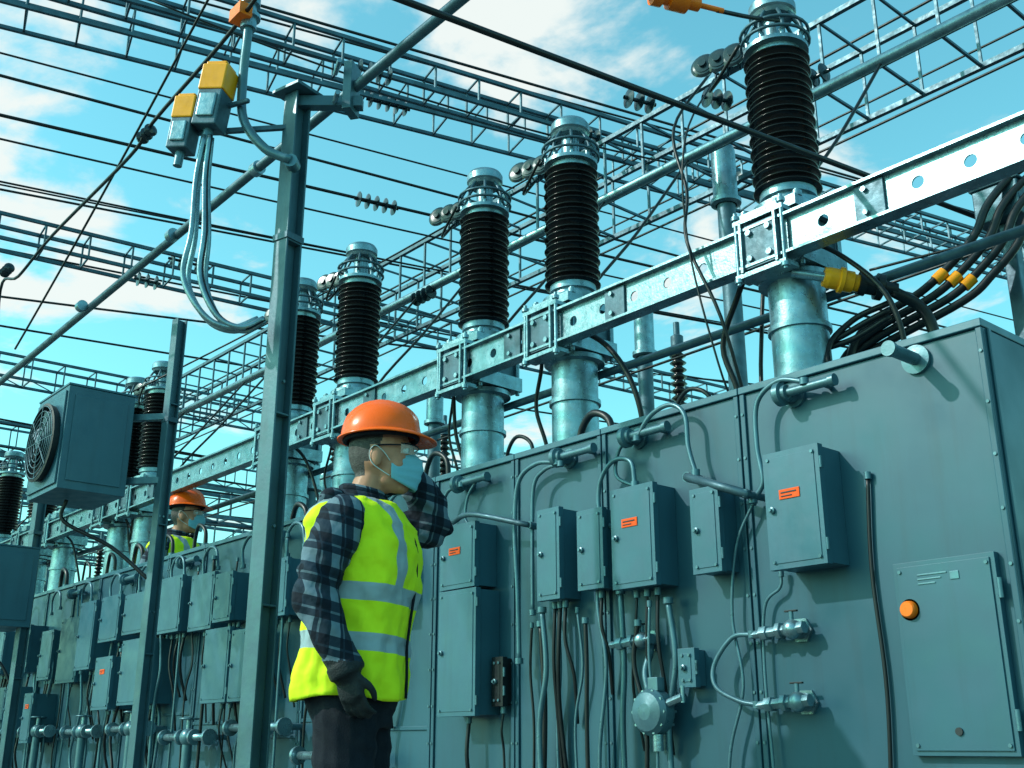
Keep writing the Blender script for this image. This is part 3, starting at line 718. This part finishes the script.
for z,y in[(5.3,2.6),(5.0,3.2),(4.2,2.9),(5.9,4.2),(3.5,2.6)]: wire((-18,y,z),(3,y,z+.1),r=.01,sag=.1)
wire((-3.84,3.38,4),(-2.81,3.58,4),r=.01)
for i in range(4): wire((-9,5+i,3.6+.3*i),(4,6+i,4.2+.3*i),r=.012,sag=.15)
wire((-7.5,-1.3,3.3),(-3.9,-1.45,4.6),r=.007,sag=.05);wire((-8.2,-.2,3.4),(-5.2,1.7,4.9),r=.007,sag=.05);wire((-4.2,1.7,4.4),(-5.6,-1.4,4.98),r=.007,sag=.1)
b=B();b.tube([(-3.3,-1.6,4.05),(-3.74,-1.55,3.8),(-4.9,-1.5,3.76),(-5.2,-1.49,3.70),(-6.6,-1.42,3.78),(-7.3,-1.4,3.74),(-7.78,-1.38,3.8),(-8.6,-1.1,3.3)],.010,'black',8,6)
for x in(-4.95,-7.2):
    for i in range(3): b.lathe((x-.05*i,-1.49,3.74),(1,0,0),[(.0001,-.02),(.03,-.015),(.035,0),(.02,.01),(.0001,.015)],'glass',14)
b.done('dropper_cable')
def string_ins(p,d,n=5,r=.06):
    b=B();p=V(p);d=V(d).normalized()
    for i in range(n): b.lathe(p+d*(.07*i),d,[(.012,-.03),(.012,-.01),(r*.4,-.008),(r,.0),(r*.9,.008),(.012,.014),(.012,.04)],'glass',16)
    b.done('string_insulator')
for p,d in[((-5.4,0,5.0),(.2,1,0)),((-5.05,1.6,5.),(.2,1,0)),((-4.75,2.95,5.),(.2,1,0)),((-6.2,.6,5.4),(.25,1,0)),((-8.2,.0,4.6),(.1,1,0)),((-6.3,.6,4.6),(.2,1,0)),((-8.1,-.3,4.3),(.1,1,0)),((-9.8,2,5),(.3,1,0)),((-3.75,.8,4.3),(.3,1,0)),((-3.5,1.2,4.35),(.3,1,.1)),((-3.2,1.64,4.45),(1,0,0)),((-5.2,1.64,4.3),(1,0,0)),((-7.0,1.64,4.3),(1,0,0))]: string_ins(p,d,random.choice([3,4,5]))
for i,x in enumerate(posts):
    b=B()
    for k in range(2):
        sx=random.choice([-1,1])*random.uniform(.22,.36);ex=x+sx+random.uniform(-.1,.1)
        b.tube([(x+.12*(1 if sx>0 else -1),.38,2.80),(x+sx*.8,.46,2.68),(ex,.5,2.48),(ex+.03,.55,2.25),(ex-.05,.6,H-.01)],random.choice([.008,.011,.014]),'black',8)
    b.tube([(x-.1,1.7,4.4),(x-.15,1.2,3.7),(x-.3,.8,3.1),(x-.35,.7,2.5),(x-.33,.65,H)],.010,'black',8)
    b.done('dropper_cable')
b=B();b.tube([(-3.0,.6,4.0),(-3.05,.35,3.6),(-2.95,.3,3.2),(-2.9,.22,2.9),(-2.76,.25,2.5),(-2.75,.4,H)],.008,'black',8);b.tube([(-2.98,.6,3.95),(-2.86,.2,3.4),(-2.88,.2,2.9),(-2.79,.25,2.3),(-2.8,.4,H)],.005,'black',8);b.done('dropper_cable')
for k in range(14):
    x=-2.9-.55*k;b=B();y=random.uniform(.15,.35) if x>-7.2 else .1
    b.tube([(x,y,H-.01),(x-.02,y,H+.14),(x-.13,y,H+.2),(x-.24,y+.03,H+.14),(x-.26,y+.03,H-.01)],random.choice([.010,.014,.018]),'black',10);b.cyl((x,y,H),(x,y,H+.05),.03,'pipe');b.done('cable_hose')
for k in range(4):
    o=V((.045*k-.04,.03*k,-.02*k+.03));b=B()
    b.tube([V(p)+o for p in[(-1.55,1.2,3.12),(-1.72,1.1,3.08),(-1.84,1.0,2.93),(-1.9,.95,2.78),(-2.0,.9,2.66),(-2.12,.85,2.56)]]+[V((-2.28-.03*k,.8,2.53-.05*k)),V((-2.4-.04*k,.74,2.44-.05*k)),V((-2.45-.04*k,.7,2.28)),V((-2.45-.04*k,.7,H))],.018,'black',12)
    if k<3:
        p=V((-2.06,.875,2.6))+o;b.cyl(p,p+V((.035,.02,.035)),.026,'yellow')
    b.done('power_cable')
b=B();b.lathe((-2.34,.44,2.6),(.62,.72,-.2),[(.0001,-.02),(.04,-.02),(.045,0),(.045,.04),(.055,.045),(.055,.06),(.045,.065),(.045,.1),(.036,.105),(.036,.14)],'yellow',22)
b.lathe((-2.26,.53,2.575),(.62,.72,-.2),[(.0001,0),(.05,0),(.05,.03),(.04,.032),(.04,.07),(.056,.072),(.056,.1),(.03,.11),(.03,.16),(.0001,.16)],'black',22)
b.tube([(-2.17,.63,2.54),(-2.1,.74,2.46),(-2.08,.78,2.3),(-2.08,.78,H)],.024,'black',12)
b.cyl((-2.34,.44,2.6),(-2.46,.36,2.64),.02,'galv');b.done('cable_connector')
for k in range(3):
    b=B();b.tube([(-2.2,.65,2.5-.03*k),(-2.35,.6,2.45-.04*k),(-2.42-.05*k,.5,2.3),(-2.3-.1*k,.45,H)],.013,'black',10);b.done('power_cable')
b=B();b.bb(-1.98,-1.78,1.06,1.26,2.9,3.06,'galvd');b.bb(-1.99,-1.77,1.05,1.27,3.06,3.075,'galvd');b.bb(-1.91,-1.85,1.12,1.18,H,2.9,'galvd');b.done('terminal_box',.006)
b=B();b.lathe((-2.62,-.2,3.84),(.4,1,-.02),[(.0001,-.1),(.03,-.1),(.03,-.05),(.05,-.045),(.05,.0),(.035,.005),(.035,.03),(.052,.035),(.052,.12),(.03,.13),(.03,.18),(.012,.19),(.012,.3)],'oranged',22)
b.tube([(-2.62,-.2,3.84),(-2.75,-.6,4.1),(-2.8,-1.4,4.3)],.01,'black',8);b.tube([(-2.52,.05,3.83),(-2.5,.3,3.9),(-2.49,.5,3.98)],.01,'black',8);b.done('cable_termination')

# ------------------------------------------------------------------ left poles
def hpole(x,y,z1,w=.12,rz=0.):
    b=B();R=Matrix.Rotation(rz,3,'Z')
    for s in(-1,1): b.box(V((x,y,z1/2))+R@V((0,s*w/2,0)),(w,.009,z1),'post',R)
    b.box((x,y,z1/2),(.009,w-.011,z1-.002),'post',R)
    b.box((x,y,.02),(w*2.2,w*2.2,.04),'post',R)
    z=.5
    while z<z1-.2:
        b.box(V((x,y,z))+R@V((w*.25,0,0)),(w*.46,w-.011,.008),'post',R)
        z+=.75
    b.box((x,y,z1*.8),(w*1.12,w*1.25,.03),'galvd',R)
    for z in(z1*.45,z1*.62,z1*.8):
        for dy in(-.25,.25): b.cyl(V((x,y,z))+R@V((.004,dy*w,0)),V((x,y,z))+R@V((.014,dy*w,0)),.007,'galv',seg=6)
    return b
b=hpole(-3.8,-1.28,3.46,.078,.25)
b.box((-3.8,-1.28,3.47),(.16,.16,.016),'post',Matrix.Rotation(.25,3,'Z'))
b.beam((-3.82,-1.3,3.43),(-3.62,-1.06,3.43),.05,.05,'post');b.box((-3.655,-1.1,3.5),(.04,.1,.24),'post',Matrix.Rotation(.6,3,'Z'))
for dz in(-.08,.08): b.cyl((-3.7,-1.16,3.5+dz),(-3.6,-1.2,3.5+dz),.012,'galv',seg=6)
b.done('steel_pole',.002)
b=B();b.tube([(-10,-.96,3.5),(-1,-1.14,3.52)],.024,'galvd',12,curve=False)
for x in(-4.6,-5.6,-7): b.cyl((x,-1.07,3.51),(x+.05,-1.07,3.51),.036,'galv')
b.done('horizontal_pipe')
hpole(-6.3,-.67,3.31,.062,.2).done('steel_pole',.002)
hpole(-9.3,-.45,3.0,.07,.2).done('steel_pole',.002)
hpole(-11.2,-.9,3.4,.09,.2).done('steel_pole',.002)
hpole(-14.3,-.8,3.6,.1,.2).done('steel_pole',.002)
b=B();b.tube([(-3.87,-1.51,3.88),(-3.87,-1.51,3.7),(-3.9,-1.5,3.5),(-3.88,-1.49,3.3),(-3.8,-1.42,3.15),(-3.72,-1.34,3.09)],.02,'pipe',12)
b.lathe((-3.87,-1.51,3.74),(0,0,1),[(.0001,0),(.035,0),(.035,.05),(.05,.052),(.05,.07),(.03,.072),(.03,.12),(.045,.122),(.045,.16),(.0001,.16)],'galv',18)
b.box((-3.87,-1.55,3.8),(.1,.06,.06),'oranged');b.tube([(-3.82,-1.5,3.9),(-3.6,-1.45,3.86),(-3.2,-1.4,4.1)],.012,'black',8)
b.cyl((-3.72,-1.34,3.09),(-3.76,-1.3,3.09),.03,'pipe');b.done('cable_riser')
def capbox(p,s,tilt):
    b=B();R=Matrix.Rotation(.65,3,'Z')@Matrix.Rotation(tilt,3,'Y');p=V(p)
    b.box(p+R@V((0,0,.075*s)),(.105*s,.1*s,.11*s),'yellow',R);b.box(p+R@V((0,0,.135*s)),(.085*s,.085*s,.02*s),'yellow',R)
    b.box(p+R@V((0,0,-.055*s)),(.1*s,.095*s,.15*s),'galvd',R);b.box(p+R@V((.0,-.05*s,-.05*s)),(.07*s,.012,.1*s),'galv',R)
    b.cyl(p+R@V((0,0,-.13*s)),p+R@V((0,0,-.2*s)),.02*s,'pipe')
    b.beam(p+R@V((0,.04,-.02)),p+V((.12,.1,-.02)),.02,.02,'galvd')
    b.done('current_sensor',.006)
capbox((-3.94,-1.60,3.38),1.12,.12);capbox((-4.03,-1.68,3.26),.95,.1)
b=B();b.beam((-3.8,-1.3,3.3),(-4.05,-1.62,3.26),.02,.02,'galvd')
for k in range(5):
    o=V((.028*math.cos(k*1.6),.028*math.sin(k*1.6),0))
    b.tube([V((-3.95,-1.61,3.2))+o*.6,V((-3.97,-1.61,3.0))+o,V((-3.96,-1.6,2.75))+o*1.4,V((-3.97,-1.6,2.55))+o*1.8,V((-3.9,-1.54,2.38))+o*1.3,V((-3.83,-1.46,2.33))+o,V((-3.79,-1.38,2.38))+o*.6],.012,'galv' if k<4 else 'black',8)
b.done('cable_bundle')

def fan(x,y,z,ax,ay):
    b=B();b.bb(x-.26,x+.26,y-.2,y+.2,z-.31,z+.31,'box');b.bb(x-.265,x+.265,y-.205,y+.205,z+.312,z+.325,'box')
    b.bb(x-.24,x+.24,y-.212,y-.2005,z-.28,z+.28,'door')
    b.bb(x+.2605,x+.268,y-.16,y+.16,z-.26,z+.26,'box')
    o=V((x,y-.21,z))
    b.lathe(o,(0,-1,0),[(.228,.0),(.24,.04),(.225,.045),(.215,.005),(.0001,.004)],'dark',36)
    for R in[.04,.08,.12,.155,.19,.22]: b.tube([o+V((R*math.cos(i*math.pi/16),-.045,R*math.sin(i*math.pi/16))) for i in range(33)],.004,'galvd',5,curve=False)
    for i in range(8):
        a=i*math.pi/4;b.beam(o+V((0,-.05,0)),o+V((.23*math.cos(a),-.045,.23*math.sin(a))),.006,.006,'galvd')
    for i in range(5):
        a=i*2*math.pi/5;b.box(o+V((.11*math.cos(a),-.02,.11*math.sin(a))),(.16,.004,.08),'galvd',Matrix.Rotation(-a,3,'Y')@Matrix.Rotation(.5,3,'X'))
    b.cyl(o,o+V((0,-.05,0)),.04,'galvd')
    for dz in(-.2,.2): b.beam((x+.1,y+.15,z+dz),(ax,ay,z+dz),.04,.04,'post')
    b.tube([(x,y-.05,z-.32),(x,y-.05,z-.45),((x+ax)/2,(y+ay)/2,z-.6),(ax,ay,z-.8)],.012,'black',8)
    b.done('cooling_fan_unit',.006)
fan(-6.66,-1.06,2.47,-6.31,-.69);fan(-9.5,-.62,1.95,-9.31,-.46)

b=B()
for i in range(420):
    a=math.radians(random.uniform(100,215));d=random.uniform(95,120);z=abs(random.gauss(0,2.2))
    b.ell((math.cos(a)*d,math.sin(a)*d,z+1.),(random.uniform(1.5,3.5),random.uniform(1.5,3.5),random.uniform(1,2.2)),'leaf',nu=7,nv=5)
b.done('distant_tree_line')
b=B();b.bb(-9.1,-7.6,.19,1.0,.60,.64,'galvd')
for x in(-9.05,-7.65):
    for y in(.24,.95): b.bb(x-.03,x+.03,y-.03,y+.03,.12,.599,'galvd')
b.done('access_platform',.003)

# ------------------------------------------------------------------ world, sun, camera
w=bpy.data.worlds.new('World');scene.world=w;w.use_nodes=True;nt=w.node_tree;Lk=nt.links
bg=nt.nodes['Background'];sky=nd(nt,'ShaderNodeTexSky',sky_type='NISHITA');sky.sun_disc=False
sd=V((-.42,-.72,.58)).normalized()
sky.sun_elevation=math.asin(sd.z);sky.sun_rotation=math.atan2(sd.x,sd.y);sky.air_density=1.2;sky.dust_density=1.2;sky.ozone_density=1.5
tint=nd(nt,'ShaderNodeMix',data_type='RGBA',blend_type='MULTIPLY');tint.inputs['Factor'].default_value=1;tint.inputs['B'].default_value=(1.25,2.75,2.2,1)
Lk.new(sky.outputs[0],tint.inputs['A'])
tc=nd(nt,'ShaderNodeTexCoord');sp=nd(nt,'ShaderNodeSeparateXYZ');Lk.new(tc.outputs['Generated'],sp.inputs[0])
za=nd(nt,'ShaderNodeMath',operation='ADD');Lk.new(sp.outputs['Z'],za.inputs[0]);za.inputs[1].default_value=.12
zm=nd(nt,'ShaderNodeMath',operation='MAXIMUM');Lk.new(za.outputs[0],zm.inputs[0]);zm.inputs[1].default_value=.03
dv=nd(nt,'ShaderNodeVectorMath',operation='DIVIDE');cb=nd(nt,'ShaderNodeCombineXYZ')
for i in range(3): Lk.new(zm.outputs[0],cb.inputs[i])
Lk.new(tc.outputs['Generated'],dv.inputs[0]);Lk.new(cb.outputs[0],dv.inputs[1])
mp=nd(nt,'ShaderNodeMapping');mp.inputs['Location'].default_value=(3.1,1.7,0);Lk.new(dv.outputs[0],mp.inputs['Vector'])
n=nd(nt,'ShaderNodeTexNoise');n.inputs['Scale'].default_value=3.2;n.inputs['Detail'].default_value=9;n.inputs['Roughness'].default_value=.56;n.inputs['Distortion'].default_value=.25
Lk.new(mp.outputs[0],n.inputs['Vector'])
fac=n.outputs['Fac']
for d,lo,amt in[((-.95,.17,.50),.97,.20),((-.615,.584,.66),.985,.14)]:
    dp=nd(nt,'ShaderNodeVectorMath',operation='DOT_PRODUCT');dp.inputs[1].default_value=V(d).normalized();Lk.new(tc.outputs['Generated'],dp.inputs[0])
    db=nd(nt,'ShaderNodeMapRange');db.inputs['From Min'].default_value=lo;db.inputs['From Max'].default_value=1.;db.inputs['To Max'].default_value=amt;Lk.new(dp.outputs['Value'],db.inputs['Value'])
    ad=nd(nt,'ShaderNodeMath',operation='ADD');Lk.new(fac,ad.inputs[0]);Lk.new(db.outputs[0],ad.inputs[1]);fac=ad.outputs[0]
cr=nd(nt,'ShaderNodeMapRange');cr.interpolation_type='SMOOTHSTEP';cr.inputs['From Min'].default_value=.565;cr.inputs['From Max'].default_value=.69;cr.inputs['To Max'].default_value=.95
Lk.new(fac,cr.inputs['Value'])
cm=nd(nt,'ShaderNodeMix',data_type='RGBA');cm.inputs['B'].default_value=(7.9,8.4,8.1,1)
Lk.new(cr.outputs[0],cm.inputs['Factor']);Lk.new(tint.outputs['Result'],cm.inputs['A']);Lk.new(cm.outputs['Result'],bg.inputs[0])
bg.inputs[1].default_value=.115
s=bpy.data.lights.new('sun','SUN');s.energy=3.4;s.angle=math.radians(1.);s.color=(1,.96,.9)
so=bpy.data.objects.new('sun',s);COL.objects.link(so);so.rotation_euler=sd.to_track_quat('Z','Y').to_euler()
ca=bpy.data.cameras.new('camera');ca.lens=38.67;ca.sensor_width=36;ca.clip_end=2000;ca.clip_start=.05
co=bpy.data.objects.new('camera',ca);COL.objects.link(co)
th=math.radians(18.2);an=math.radians(40.6)
co.location=(0,-3.3,.75);F=V((-math.cos(an)*math.cos(th),math.sin(an)*math.cos(th),math.sin(th)))
co.rotation_euler=F.to_track_quat('-Z','Y').to_euler();scene.camera=co
scene.view_settings.view_transform='Standard';scene.view_settings.look='None';scene.view_settings.exposure=0
